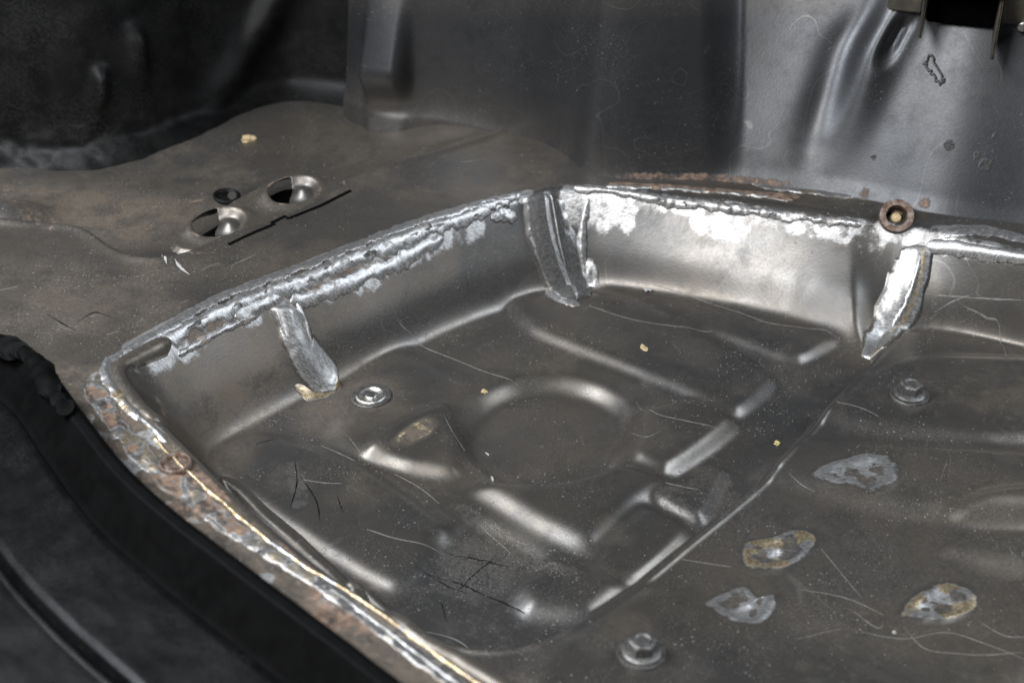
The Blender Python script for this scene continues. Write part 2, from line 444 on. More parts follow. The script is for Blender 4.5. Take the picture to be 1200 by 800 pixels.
# ground band along the rim
bare = stroke(bare, [(150, 405), (250, 350), (350, 312), (480, 262), (560, 240), (620, 226)], .007, .9)
bare = stroke(bare, [(160, 425), (260, 372), (350, 340), (480, 290), (560, 258)], .012, .62)
bare = stroke(bare, [(690, 225), (760, 232), (850, 245), (950, 262), (1030, 268), (1090, 280), (1200, 296)], .009, .72)
bare = stroke(bare, [(672, 234), (700, 236), (735, 241)], .017, 1.0)
bare = stroke(bare, [(820, 250), (850, 268), (870, 262)], .013, .85)
bare = stroke(bare, [(900, 254), (960, 266), (1030, 288)], .011, .50)
bare = stroke(bare, [(900, 215), (930, 222), (980, 228), (1010, 232)], .008, .7)
bare = stroke(bare, [(1100, 272), (1150, 268), (1200, 280)], .012, .75)
bare = stroke(bare, [(370, 345), (430, 330), (470, 305), (500, 285)], .009, .55)
rust = stroke(rust, [(720, 216), (800, 220), (870, 226), (930, 230)], .008, .75)
rust = stroke(rust, [(1000, 232), (1080, 238)], .006, .45)
rust = stroke(rust, [(200, 400), (300, 352), (360, 335), (450, 300)], .006, .55)
rust = stroke(rust, [(190, 470), (200, 500)], .010, .4)
tan = stroke(tan, [(200, 440), (300, 385), (430, 330), (520, 290)], .022, .5)
tan = blob(tan, [(190, 440), (300, 385), (330, 470), (310, 505), (230, 545), (190, 500)], .62, .02)
tan = blob(tan, [(310, 460), (400, 430), (470, 440), (480, 480), (400, 510), (330, 500)], .65, .02)
tan = blob(tan, [(440, 330), (600, 300), (690, 360), (640, 430), (480, 440)], .22, .03)
tan = blob(tan, [(560, 470), (700, 460), (720, 540), (600, 550)], .28, .03)
tan = blob(tan, [(880, 560), (1100, 520), (1250, 560), (1250, 800), (900, 760), (800, 660)], .34, .04)
tan = np.maximum(tan, onledge*(.22+.40*sm(.4, .7, nz2)))
tan = blob(tan, [(-60, 205), (120, 215), (270, 225), (230, 285), (150, 292), (60, 262)], .95, .04)
tan = blob(tan, [(350, 130), (560, 150), (500, 180), (330, 190)], .5, .03)
rust = stroke(rust, [(0, 220), (30, 245), (60, 262)], .022, .40)
tan = blob(tan, [(200, 430), (320, 375), (345, 440), (310, 500), (235, 540)], .8, .02)
rust = blob(rust, [(0, 215), (110, 235), (180, 270), (120, 285), (50, 258)], .30, .03)
rust = stroke(rust, [(225, 236), (240, 232)], .006, .55)
rust = stroke(rust, [(60, 256), (150, 298), (250, 296)], .004, .42)
# burnt flange beside the sill
fl = onledge*sm(8, -4, U-(150+(V-430)*1.05))*sm(418, 436, V)
rust = np.maximum(rust, fl*(.30+.5*sm(.38, .62, fbm(X*25, Y*25, 3))))
bare = np.maximum(bare, fl*.55*sm(.52, .66, fbm(X*52+4, Y*52, 3)))
tan = np.maximum(tan, fl*.8); dirt_shade = np.maximum(dirt_shade, fl*.6*sm(.5, .65, fbm(X*46, Y*46+7, 3)))
dirt_shade = blob(dirt_shade, [(505, 650), (545, 618), (600, 640), (622, 650), (600, 690), (560, 710), (500, 690)], .66, .022)
dirt_shade = stroke(dirt_shade, [(545, 598), (600, 640), (670, 672)], .014, .42)
dirt_shade = stroke(dirt_shade, [(345, 545), (352, 590)], .012, .45)
dirt_shade = blob(dirt_shade, [(50, 380), (90, 365), (140, 368), (110, 385), (70, 392)], .45, .006)
dirt_shade = blob(dirt_shade, [(240, 205), (300, 195), (320, 215), (270, 235)], .45, .014)
dirt_shade = stroke(dirt_shade, [(770, 578), (790, 572)], .006, .5)
dirt_shade = np.maximum(dirt_shade, .34*sm(.52, .70, nz2)*onfloor)
foot_ring = sm(.55, .9, tt)*(1-sm(0, .03, dQ))*(dR > 0)
dirt_shade = np.maximum(dirt_shade, .30*foot_ring*sm(.4, .6, nz)); tan = np.maximum(tan, .35*foot_ring)
tan = np.maximum(tan, .30*sm(.45, .7, fbm(X*26+2, Y*26, 4))*onfloor)
bare = bare*(.62+.75*sm(.36, .58, fbm(X*85+3, Y*85, 3)))
dirt_shade = np.maximum(dirt_shade, 1.3*onledge*sm(.0, .005, dP))  # plate pocket painted black as the shade inside its holes
wear = np.stack([bare, rust, tan, dirt_shade], -1)

inner = plan([(-400, 200), (-220, 262), (-90, 342), (0, 396), (50, 432), (95, 490), (145, 552), (200, 602), (295, 674), (395, 748), (475, 808), (640, 920)], .125)
dsl = sdist(X, Y, np.vstack([inner, [[.9, .3], [.9, 2.2], [-1.2, 2.2]]]))
keepf = dsl > -.012
me = grid_mesh('floor_pan', np.stack([X, Y, Z], -1).reshape(-1, 3), len(gx), len(gy), keepf[:-1, :-1] & keepf[1:, 1:])
set_attr(me, 'wear', wear.reshape(-1, 4))
set_attr(me, 'tint', np.zeros(wear.shape).reshape(-1, 4))
pan = obj('floor_pan', me, M['pan'], label='pressed grey steel car floor pan with embossed shapes and a freshly welded rim', cat='floor pan')

# ------------------------------------------------------------------ tunnel wall behind the pan
def loft(name, base_px, zb, prof_fn, step=.003, nt=150, bump=None, bz=None):
    B = spline(plan(base_px, zb), 10); B, s = resample(B, step)
    T = np.gradient(B, axis=0); T /= np.linalg.norm(T, axis=1)[:, None]
    for _ in range(12):
        T[1:-1] = (T[:-2]+2*T[1:-1]+T[2:])/4
    T /= np.linalg.norm(T, axis=1)[:, None]
    N = np.stack([-T[:, 1], T[:, 0]], 1)        # points to the back
    tp = np.linspace(0, 1, nt)
    off, hh = prof_fn(tp)
    u0 = np.array([project(b[0], b[1], zb)[0] for b in B])
    Xs = B[:, 0:1]+N[:, 0:1]*off[None]; Ys = B[:, 1:2]+N[:, 1:2]*off[None]; Zs = np.broadcast_to(zb+hh[None], Xs.shape).copy()
    if bump is not None:
        u, v = project(Xs, Ys, Zs); d = bump(u, v, hh[None])
        Xs = Xs-N[:, 0:1]*d; Ys = Ys-N[:, 1:2]*d; Zs = Zs+.2*d
    Vv = np.stack([Xs, Ys, Zs], -1)
    me = grid_mesh(name, Vv.reshape(-1, 3), len(B), nt)
    return me, Vv

def g(x, c, w): return np.exp(-((x-c)/w)**2)
def tun_prof(t):
    h = -.035+.375*t
    off = .030*(1-np.exp(-h/.012))*0+.006*0
    foot = .003*(1-np.clip(h/.020, 0, 1))**2          # flared foot running onto the ledge
    off = .10*h+.55*np.clip(h-.20, 0, None)**1.35*2.2-foot
    return off, h-.004
def tun_bump(u, v, h):
    k = np.zeros_like(u)
    # swage dropping from the bracket
    cx = 1042-(v-10)*.27+12*sm(80, 0, v)
    k += .012*g(u, cx-12, 28)*sm(215, 40, v)
    k -= .005*g(u, cx-48, 20)*sm(220, 120, v)*sm(-20, 60, v)
    k -= .010*g(u, cx+4, 8)*sm(95, 60, v)*sm(20, 45, v)
    # dished left half, flat face on the right of the fold
    k += .004*g(u, 905, 70)*sm(60, 200, v)
    k += .028*sm(425, 436, u)*sm(486, 462, u)*sm(134, 80, v)
    k -= .35*np.clip(h, 0, 1)*sm(822, 872, u)
    k -= .24*h*sm(425, 436, u)*sm(486, 462, u)
    return k
tun_base = [(405, 112), (425, 122), (465, 133), (520, 136), (600, 156), (660, 186), (710, 207), (840, 210), (930, 218), (1010, 232), (1100, 250), (1200, 262), (1330, 280), (1500, 300)]
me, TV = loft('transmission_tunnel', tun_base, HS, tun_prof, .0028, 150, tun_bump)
TV2 = TV.reshape(-1, 3); tu, tv = project(TV2[:, 0], TV2[:, 1], TV2[:, 2])
hz = TV2[:, 2]-HS
tn = fbm(TV2[:, 0]*30, TV2[:, 2]*30, 4)
w = np.zeros((len(TV2), 4))
w[:, 2] = .25*sm(.05, 0, hz)*sm(900, 700, tu)+.15*sm(30, 0, tv)*sm(1100, 900, tu)
w[:, 0] = .30*sm(.008, 0, hz)*sm(680, 720, tu)*sm(.4, .6, tn)
w[:, 1] = .62*sm(.010, .003, hz)*sm(700, 740, tu)*sm(960, 900, tu)+.7*np.exp(-((tu-1014)/9)**2-((tv-226)/9)**2)+.75*np.exp(-((tu-1084)/9)**2-((tv-238)/8)**2)
w[:, 3] = .55*sm(60, 10, tv)*sm(1000, 1040, tu)*sm(.4, .6, tn)
for (cu, cv, r) in ((1112, 170, 7), (1155, 193, 9), (1145, 182, 6), (1024, 184, 4), (1165, 160, 4)):
    w[:, 3] = np.maximum(w[:, 3], .8*sm(r*1.2, r*.6, np.hypot(tu-cu, tv-cv)))
set_attr(me, 'wear', w)
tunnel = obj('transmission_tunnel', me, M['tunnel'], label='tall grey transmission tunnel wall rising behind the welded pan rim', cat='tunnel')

# ------------------------------------------------------------------ dark bulkhead, upper left
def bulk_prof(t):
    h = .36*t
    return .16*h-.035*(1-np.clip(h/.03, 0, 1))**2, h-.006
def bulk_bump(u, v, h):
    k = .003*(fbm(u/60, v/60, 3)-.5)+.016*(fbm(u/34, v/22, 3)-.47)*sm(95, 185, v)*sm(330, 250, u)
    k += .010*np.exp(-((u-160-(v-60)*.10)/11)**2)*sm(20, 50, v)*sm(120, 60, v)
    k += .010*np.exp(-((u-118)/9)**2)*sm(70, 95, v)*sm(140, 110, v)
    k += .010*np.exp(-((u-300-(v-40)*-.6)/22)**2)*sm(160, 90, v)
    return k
me, BV = loft('bulkhead', [(-330, 250), (-150, 205), (0, 192), (80, 196), (150, 186), (215, 160), (280, 128), (325, 117), (360, 115), (392, 118), (424, 124)], HS-.026, bulk_prof, .0032, 120, bulk_bump)  # right end covers the tunnel's unlit far left with painted near black
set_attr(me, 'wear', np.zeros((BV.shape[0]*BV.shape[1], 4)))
bulk = obj('bulkhead', me, M['black'], label='near-black bulkhead, shade put into its colour, curving up behind the tray, upper left', cat='bulkhead')

# ------------------------------------------------------------------ welds: lumpy ribbons laid over the sheet
def wsample(xs, ys):
    i = np.clip(np.round((xs-GX0)/ST).astype(int), 0, len(gx)-1); j = np.clip(np.round((ys-GY0)/ST).astype(int), 0, len(gy)-1)
    return wear_map[i, j]
wear_map = wear
def ribbon(name, px, width, height, mat, parent, nacross=14, step=.0012, lump=.0012, lscale=220, ripple=0.0, rip_len=.004, wear=None, prof='round', lift=.0004, label=None, jag=.35, wpts=None, taper=.8, wedge=0.0):
    P3 = np.array([hit(u, v) for u, v in px])
    B, s = resample(spline(P3[:, :2], 8), step)
    T = np.gradient(B, axis=0); T /= np.linalg.norm(T, axis=1)[:, None]+1e-12
    N = np.stack([-T[:, 1], T[:, 0]], 1)
    n = len(B); L = s[-1]
    sd = hash(name+str(px[0])) % 97
    c = np.linspace(-1, 1, nacross)
    wv = np.full(n, width) if wpts is None else np.interp(s/L, np.linspace(0, 1, len(wpts)), wpts)
    endt = np.clip(np.minimum(s, L-s)/(width*taper), 0, 1)**.5
    e1 = wv*(.5+jag*(fbm(s*lscale*.6+sd, s*0+1.5, 3)-.47))*endt
    e2 = wv*(.5+jag*(fbm(s*lscale*.6+sd, s*0+7.5, 3)-.47))*endt
    O = np.where(c[None] < 0, c[None]*e1[:, None], c[None]*e2[:, None])
    Xs = B[:, 0:1]+N[:, 0:1]*O; Ys = B[:, 1:2]+N[:, 1:2]*O
    cc = np.abs(c)[None]
    if prof == 'round': hp = np.clip(1-cc**2, 0, 1)**1.2
    elif prof == 'tent': hp = 1-cc
    elif prof == 'pipe': hp = np.sqrt(np.clip(1-cc**2, 0, 1))
    else: hp = np.clip((1-cc)*6, 0, 1)
    nzz = .6*(fbm(s[:, None]*lscale*.45+sd, O*lscale*1.3+sd, 3)-.45)+.4*(fbm(Xs*lscale*1.5+sd, Ys*lscale*1.5, 3)-.45)
    dz = lift*np.clip((1-cc)*8, -1, 1)+height*hp*endt[:, None]+lump*2*nzz*np.clip((1-cc)*4, 0, 1)
    dz = dz+wedge*(s[:, None]/L)*np.clip((1-cc)*3, 0, 1)*endt[:, None]
    if ripple:
        ph = (s[:, None]+.6*wv[:, None]*cc**2)/rip_len
        dz = dz+ripple*np.abs(np.sin(math.pi*ph))*hp
    dz = np.where(cc > .99, -.0003, dz)
    e = .003
    nx = (zat(Xs-e, Ys)-zat(Xs+e, Ys))/(2*e); ny = (zat(Xs, Ys-e)-zat(Xs, Ys+e))/(2*e); q = 1/np.sqrt(nx*nx+ny*ny+1)
    Zs = zat(Xs, Ys)+dz*q; Xs = Xs+dz*nx*q; Ys = Ys+dz*ny*q
    me = grid_mesh(name, np.stack([Xs, Ys, Zs], -1).reshape(-1, 3), n, nacross)
    e1_, e2_ = sm(1.0, .62, np.abs(c))[None, :, None], None
    wr = np.zeros((n, nacross, 4))
    if wear is not None: wear(wr, np.broadcast_to((s/L)[:, None], Xs.shape), np.broadcast_to(c[None], Xs.shape), fbm(Xs*60+sd, Ys*60, 3))
    fw = wsample(Xs, Ys)
    if mat is W:
        own = np.zeros_like(wr); own[..., 0] = 1.0; own[..., 1] = wr[..., 0]; own[..., 3] = wr[..., 2]
        tn_ = wr[..., 1]*e1_[..., 0]
    else:
        own = wr; tn_ = np.zeros(Xs.shape)
    set_attr(me, 'wear', (fw*(1-e1_)+own*e1_).reshape(-1, 4))
    set_attr(me, 'tint', np.stack([tn_]*4, -1).reshape(-1, 4))
    return obj(name, me, M['pan'], parent, label=label)

def w_mixed(r=.5, st=.1, dk=.3):
    def f(wr, s, c, n):
        wr[..., 0] = r*sm(.40, .58, n); wr[..., 1] = st*sm(.5, .35, n)*2; wr[..., 2] = dk*sm(.5, .62, fbm(s*40, c*3+2, 3))
    return f
W = 'steel'
# left rear rim: bright ground top edge, rusty lumpy bead below it, smeared second bead
ribbon('ground_band', [(142, 416), (199, 381), (254, 351), (304, 331), (354, 313), (424, 285), (484, 262), (544, 244), (602, 230)], .012, .0016, W, pan, lump=.0005, lscale=330, wear=None, jag=.8)
ribbon('weld_bead', [(190, 398), (240, 372), (300, 346), (350, 330), (400, 308), (460, 284), (520, 262), (575, 243)], .011, .0014, W, pan, lump=.0009, lscale=190, wear=w_mixed(.40, .15, .7), jag=.9)
ribbon('weld_bead', [(340, 354), (370, 346), (410, 332), (450, 314), (490, 294), (520, 278)], .008, .0016, W, pan, lump=.0008, lscale=170, wear=w_mixed(.4, 0, .3), jag=.9)
ribbon('weld_bead', [(275, 372), (305, 358), (330, 348)], .009, .0016, W, pan, lump=.0009, lscale=200, wear=w_mixed(.2, .1, .2), jag=.9)
ribbon('weld_bead', [(208, 416), (240, 398), (275, 380), (300, 370)], .004, .0014, W, pan, lump=.0012, lscale=220, wear=w_mixed(.5, 0, .8), jag=.8)
ribbon('weld_bead', [(545, 244), (580, 234), (612, 226)], .008, .0022, W, pan, lump=.0020, lscale=220, wear=w_mixed(.1, 0, .7), jag=.8)
ribbon('weld_bead', [(575, 256), (590, 252), (606, 254)], .008, .0016, W, pan, lump=.0020, lscale=260, wear=w_mixed(.1, 0, .8), jag=.9)
# back rim
ribbon('weld_bead', [(672, 220), (700, 222), (740, 227), (775, 232)], .007, .0022, W, pan, lump=.0010, lscale=150, wear=w_mixed(0, 0, .1), jag=.6)
ribbon('weld_bead', [(745, 230), (790, 236), (840, 242), (890, 248), (950, 256), (1010, 264)], .007, .0020, W, pan, lump=.0020, lscale=170, wear=w_mixed(.45, .15, .75), jag=.9)
ribbon('weld_bead', [(710, 219), (770, 221), (830, 225), (880, 229), (930, 236)], .006, .0016, W, pan, lump=.0014, lscale=180, wear=w_mixed(.95, .2, .3), jag=.7)
ribbon('ground_smear', [(880, 214), (915, 222), (960, 226), (1000, 232)], .010, .0012, W, pan, lump=.0014, lscale=140, wear=w_mixed(.25, .3, .5), jag=1.0)
ribbon('ground_band', [(1085, 288), (1120, 291), (1160, 296), (1215, 304), (1260, 314)], .0075, .0020, W, pan, lump=.0005, lscale=170, wear=w_mixed(0, 0, .05), jag=.4)
ribbon('ground_smear', [(1105, 276), (1130, 271), (1165, 272), (1215, 284), (1260, 296)], .018, .0008, W, pan, lump=.0016, lscale=90, wear=w_mixed(.15, 0, .7), jag=.9)
# left rim beside the sill
def w_wrap(wr, s, c, n):
    wr[..., 1] = .7*sm(.4, .7, s)*sm(.4, .55, n); wr[..., 2] = .4*sm(.52, .62, n); wr[..., 0] = .35*sm(.55, .65, n)
def w_edge(wr, s, c, n):
    wr[..., 1] = .8*sm(.2, .6, np.abs(c))*sm(.35, .5, n); wr[..., 2] = .5*sm(.6, .2, np.abs(c))*sm(.4, .6, n); wr[..., 0] = .25*sm(.5, .6, n)
def w_burnt(wr, s, c, n):
    wr[..., 0] = .75*sm(.40, .50, n); wr[..., 1] = .55*sm(.44, .36, n); wr[..., 2] = .65*sm(.42, .55, fbm(s*14, c*1.2, 3))
def w_grey(wr, s, c, n):
    wr[..., 2] = .30; wr[..., 1] = .15*sm(.45, .6, n); wr[..., 0] = .30*sm(.5, .6, n)
ribbon('weld_bead', [(215, 376), (175, 396), (142, 414), (124, 428), (128, 446), (142, 468), (166, 494)], .011, .0022, W, pan, lump=.0012, lscale=160, wear=w_wrap, jag=.7)
ribbon('rolled_edge', [(200, 398), (158, 418), (138, 432), (152, 462), (182, 490), (224, 530), (266, 567), (314, 609), (364, 651), (414, 688), (474, 730), (544, 774), (614, 818)], .013, .0032, M['pan'], pan, lump=.0003, lscale=60, wear=w_grey, jag=.15)
ribbon('weld_bead', [(122, 432), (132, 456), (160, 486), (195, 518)], .007, .0020, W, pan, lump=.0012, lscale=120, wear=w_edge, jag=.7)
ribbon('weld_bead', [(180, 512), (214, 548), (255, 584), (300, 622), (345, 656), (395, 686), (440, 716), (500, 760), (570, 808)], .0040, .0016, W, pan, lump=.0010, lscale=130, wear=lambda wr, s, c, n: wr.__setitem__((Ellipsis, 1), .85*sm(.62, .48, n)), jag=.9)
ribbon('burnt_flange_strip', [(105, 448), (130, 490), (165, 530), (205, 568), (255, 606), (310, 646)], .018, .0008, W, pan, lump=.0014, lscale=70, wear=w_burnt, jag=.6)
ribbon('burnt_flange_strip', [(300, 642), (345, 664), (385, 690), (430, 724), (490, 768), (550, 812)], .012, .0008, W, pan, lump=.0010, lscale=90, wear=lambda wr, s, c, n: (wr.__setitem__((Ellipsis, 2), .8*sm(.36, .5, n)), wr.__setitem__((Ellipsis, 1), .5*sm(.5, .4, n)))[0], jag=.5)
ribbon('ground_band', [(385, 690), (410, 708), (450, 738), (500, 776), (540, 806)], .0035, .0018, W, pan, lump=.0014, lscale=230, wear=w_mixed(0, .1, .2), jag=.9)

# folded corner strips running down the pan walls
def w_strip(wr, s, c, n):
    wr[..., 2] = .95*sm(.95, .8, np.abs(c))*sm(.03, .12, np.abs(c-.02)); wr[..., 0] = .2*sm(.52, .62, n)
ribbon('corner_strip', [(634, 226), (640, 262), (650, 300), (664, 335), (676, 352)], .040, .0065, W, pan, nacross=28, lump=.0008, lscale=110, wear=w_strip, prof='round', jag=.3, label='dark brushed folded strip in the rear corner of the pan', wpts=[.040, .044, .044, .040, .030], taper=.10)
ribbon('weld_bead', [(690, 232), (682, 262), (682, 300), (690, 326)], .010, .0025, W, pan, lump=.0014, lscale=170, ripple=.0004, wear=w_mixed(0, 0, .2), jag=.9)
ribbon('weld_bead', [(640, 226), (645, 250), (652, 285), (662, 318)], .0040, .0082, W, pan, lump=.0006, lscale=260, wear=None, jag=.4, nacross=10)
ribbon('weld_bead', [(658, 322), (672, 326), (690, 322), (700, 336)], .014, .0020, W, pan, lump=.0022, lscale=190, wear=w_mixed(0, 0, .4), jag=1.0)
ribbon('ground_smear', [(640, 336), (655, 350), (680, 358)], .012, .0012, W, pan, lump=.0014, lscale=150, wear=w_mixed(.1, 0, .5), jag=.9)
def w_strip2(wr, s, c, n):
    wr[..., 2] = .45*sm(.35, .55, n)*sm(.9, .5, np.abs(c)); wr[..., 1] = .8*sm(.82, 1, s); wr[..., 0] = .4*sm(.5, .6, n)*sm(0, -.5, c)
ribbon('corner_strip', [(336, 356), (344, 388), (358, 418), (378, 442), (398, 452)], .030, .0055, W, pan, nacross=24, lump=.0010, lscale=130, wear=w_strip2, prof='round', jag=.45, label='bright ground folded strip on the left rear pan wall', wpts=[.028, .030, .030, .030, .022], taper=.10)
ribbon('weld_bead', [(322, 360), (334, 395), (352, 425), (372, 446)], .005, .0030, W, pan, lump=.0010, lscale=200, wear=None, jag=.7)
ribbon('weld_bead', [(346, 352), (358, 380), (366, 410), (392, 446)], .008, .0036, W, pan, lump=.0012, lscale=180, wear=None, jag=.8)
ribbon('ground_smear', [(345, 452), (370, 462), (400, 452)], .016, .0008, W, pan, lump=.0010, lscale=150, wear=lambda wr, s, c, n: (wr.__setitem__((Ellipsis, 1), .7), wr.__setitem__((Ellipsis, 0), .5*sm(.4, .6, n)))[0], jag=.8)
def w_strip3(wr, s, c, n):
    wr[..., 1] = .6*sm(.1, .35, c)*sm(.8, .5, c); wr[..., 2] = .55*sm(.5, .8, np.abs(c)); wr[..., 0] = .5*sm(.30, 0, s)*sm(.4, .55, n)
ribbon('corner_strip', [(1076, 286), (1070, 318), (1056, 355), (1038, 392), (1020, 422)], .034, .0034, W, pan, nacross=24, lump=.0010, lscale=130, wear=w_strip3, prof='round', jag=.3, label='straw-tinted welded strip at the right end of the pan wall', wpts=[.030, .034, .034, .032, .022], taper=.10)
ribbon('weld_bead', [(1080, 290), (1074, 320), (1062, 352), (1046, 385), (1030, 412)], .0085, .0044, W, pan, lump=.0022, lscale=330, wear=w_mixed(0, 0, .25), jag=.9)

# ------------------------------------------------------------------ ground spots on the right-hand panel
def spot(px, label, tint=.5, lump=.0015, seed=1):
    """shallow ground dish: bright ragged rim, scorched middle with a bright core"""
    P = spline(np.array([hit(u, v)[:2] for u, v in px]), 6, True)
    c = P.mean(0); n = len(P); nr = 16
    P = c+(P-c)*1.22
    rr = np.linspace(1.0, 0.0, nr)
    Xs = c[0]+(P[:, 0:1]-c[0])*rr[None]; Ys = c[1]+(P[:, 1:2]-c[1])*rr[None]
    Xs = np.vstack([Xs, Xs[:1]]); Ys = np.vstack([Ys, Ys[:1]])
    nz = fbm(Xs*130+seed, Ys*130, 3)
    R2 = np.broadcast_to(rr[None], Xs.shape)
    bowl = .0010*np.exp(-((R2-.62)/.20)**2)+.0022*np.exp(-(R2/.22)**2)*(seed % 2)
    Zs = zat(Xs, Ys)+(.0003+bowl+lump*1.8*(nz-.45))*sm(1.0, .7, R2)
    Zs = np.where(R2 > .99, zat(Xs, Ys)-.0002, Zs)
    me = grid_mesh('ground_spot', np.stack([Xs, Ys, Zs], -1).reshape(-1, 3), n+1, nr)
    n2 = fbm(Xs*75+seed*3, Ys*75, 3); n3 = fbm(Xs*90+seed, Ys*90+3, 3)
    fall = sm(1.0, .60, R2)[..., None]
    own = np.zeros(Xs.shape+(4,))
    own[..., 0] = np.clip(.80*np.exp(-((R2-.66)/.13)**2)*(.4+1.2*sm(.36, .56, n3))+1.1*sm(.42, .56, n2)*sm(.75, .5, R2)+.30*sm(.9, .7, R2), 0, 1)
    own[..., 3] = .55*sm(.62, .4, R2)*sm(.46, .40, n2); own[..., 2] = .4*sm(.6, .3, R2)
    own[..., 1] = .30*sm(.52, .60, n3)
    fw = wsample(Xs, Ys)
    set_attr(me, 'wear', (fw*(1-fall)+own*fall).reshape(-1, 4))
    set_attr(me, 'tint', np.stack([tint*sm(.34, .50, n3)*fall[..., 0]]*4, -1).reshape(-1, 4))
    return obj('ground_spot', me, M['pan'], pan, label=label)
spot([(950, 554), (985, 537), (1020, 530), (1042, 534), (1055, 548), (1050, 566), (1022, 577), (1000, 570), (965, 566)], 'grey ground spot nearest the upper bolt', .05, seed=2)
spot([(868, 652), (872, 636), (905, 628), (935, 619), (958, 628), (950, 650), (922, 666), (890, 670), (872, 664)], 'bright straw-coloured ground spot in the middle', .9, seed=5)
spot([(824, 708), (845, 694), (872, 686), (888, 700), (910, 696), (908, 716), (885, 732), (850, 726)], 'dull ground spot with a torn right edge, nearest the lower bolt', .15, seed=9)
spot([(1054, 720), (1072, 696), (1105, 682), (1135, 688), (1147, 704), (1138, 718), (1105, 728), (1078, 728)], 'straw-tinted ground spot nearest the right edge', .8, seed=12)

# ------------------------------------------------------------------ scratches and scuffs
def line(px, w=.00058, mat='scratch', name='scratch', lift=.00035):
    P3 = np.array([hit(u, v) for u, v in px]); B, s = resample(spline(P3[:, :2], 8), .002)
    T = np.gradient(B, axis=0); T /= np.linalg.norm(T, axis=1)[:, None]+1e-12
    N = np.stack([-T[:, 1], T[:, 0]], 1); n = len(B)
    ww = w*np.clip(np.minimum(s, s[-1]-s)/.012, .15, 1)*(.5+1.0*vnoise(s*150, s*0+px[0][0]))
    c = np.array([-.5, 0, .5])
    Xs = B[:, 0:1]+N[:, 0:1]*c[None]*ww[:, None]; Ys = B[:, 1:2]+N[:, 1:2]*c[None]*ww[:, None]
    Zs = zat(Xs, Ys)+lift+np.array([-.0004, .0, -.0004])[None]
    obj(name, grid_mesh(name, np.stack([Xs, Ys, Zs], -1).reshape(-1, 3), n, 3), M[mat], pan)
for px in ([(459, 352), (468, 378), (490, 400), (530, 420), (570, 436), (600, 446), (608, 452)],
           [(762, 332), (810, 347), (860, 364), (900, 378), (940, 384), (965, 386), (980, 396)],
           [(690, 358), (740, 374), (790, 382), (835, 388)],
           [(520, 485), (530, 505), (545, 528)], [(462, 555), (490, 570), (515, 590)],
           [(376, 522), (400, 532), (416, 540)], [(405, 508), (415, 520), (424, 532)],
           [(735, 508), (755, 512), (775, 504)], [(745, 470), (765, 482), (800, 492), (842, 504)],
           [(1128, 358), (1155, 372), (1172, 394), (1183, 420)], [(1095, 366), (1115, 354), (1140, 344)],
           [(1085, 344), (1130, 348), (1200, 352)],
           [(1010, 740), (1060, 748), (1120, 742), (1200, 772)], [(1060, 735), (1085, 760), (1130, 766), (1200, 764)],
           [(935, 690), (990, 700), (1035, 720)], [(960, 640), (985, 670), (1010, 700)], [(930, 748), (960, 742), (988, 736)],
           [(1000, 716), (1030, 736), (1036, 722)], [(1150, 730), (1180, 745), (1215, 746)],
           [(925, 555), (940, 568), (955, 576)], [(1112, 530), (1105, 555), (1100, 565)],
           [(780, 565), (800, 570), (818, 573)], [(800, 655), (830, 660), (858, 664)],
           [(560, 612), (590, 640), (600, 650)], [(640, 655), (655, 668), (662, 674)],
           [(430, 620), (470, 632), (520, 650)], [(355, 562), (385, 566), (400, 566)],
           [(700, 316), (702, 330), (704, 340)], [(980, 470), (1010, 478), (1030, 488)], [(500, 740), (540, 752), (575, 770)]):
    line(px)
for px in ([(500, 672), (540, 684), (590, 706), (620, 722)], [(485, 662), (520, 684), (548, 695)], [(530, 696), (548, 680), (580, 652)], [(520, 645), (560, 655), (595, 664)],
           [(516, 702), (520, 715), (524, 730)], [(345, 538), (348, 565), (340, 595)], [(352, 558), (370, 585), (375, 610)], [(395, 580), (402, 600)],
           [(55, 368), (75, 380), (90, 388)], [(90, 378), (110, 366), (130, 372)], [(300, 520), (320, 515)]):
    line(px, .0014, 'scratch_dark', 'scuff')
# bright nicks on the ledge
line([(190, 299), (194, 304), (196, 309)], .003, 'chip_white', 'paint_nick', .0008)
line([(205, 304), (212, 314), (222, 322)], .003, 'chip_white', 'paint_nick', .0008)
for px in ([(233, 318), (245, 312), (258, 308)], [(0, 340), (20, 336)], [(125, 392), (140, 388)], [(210, 356), (222, 351)], [(270, 312), (300, 298)], [(540, 190), (560, 188)]):
    line(px, .0014, 'scratch')

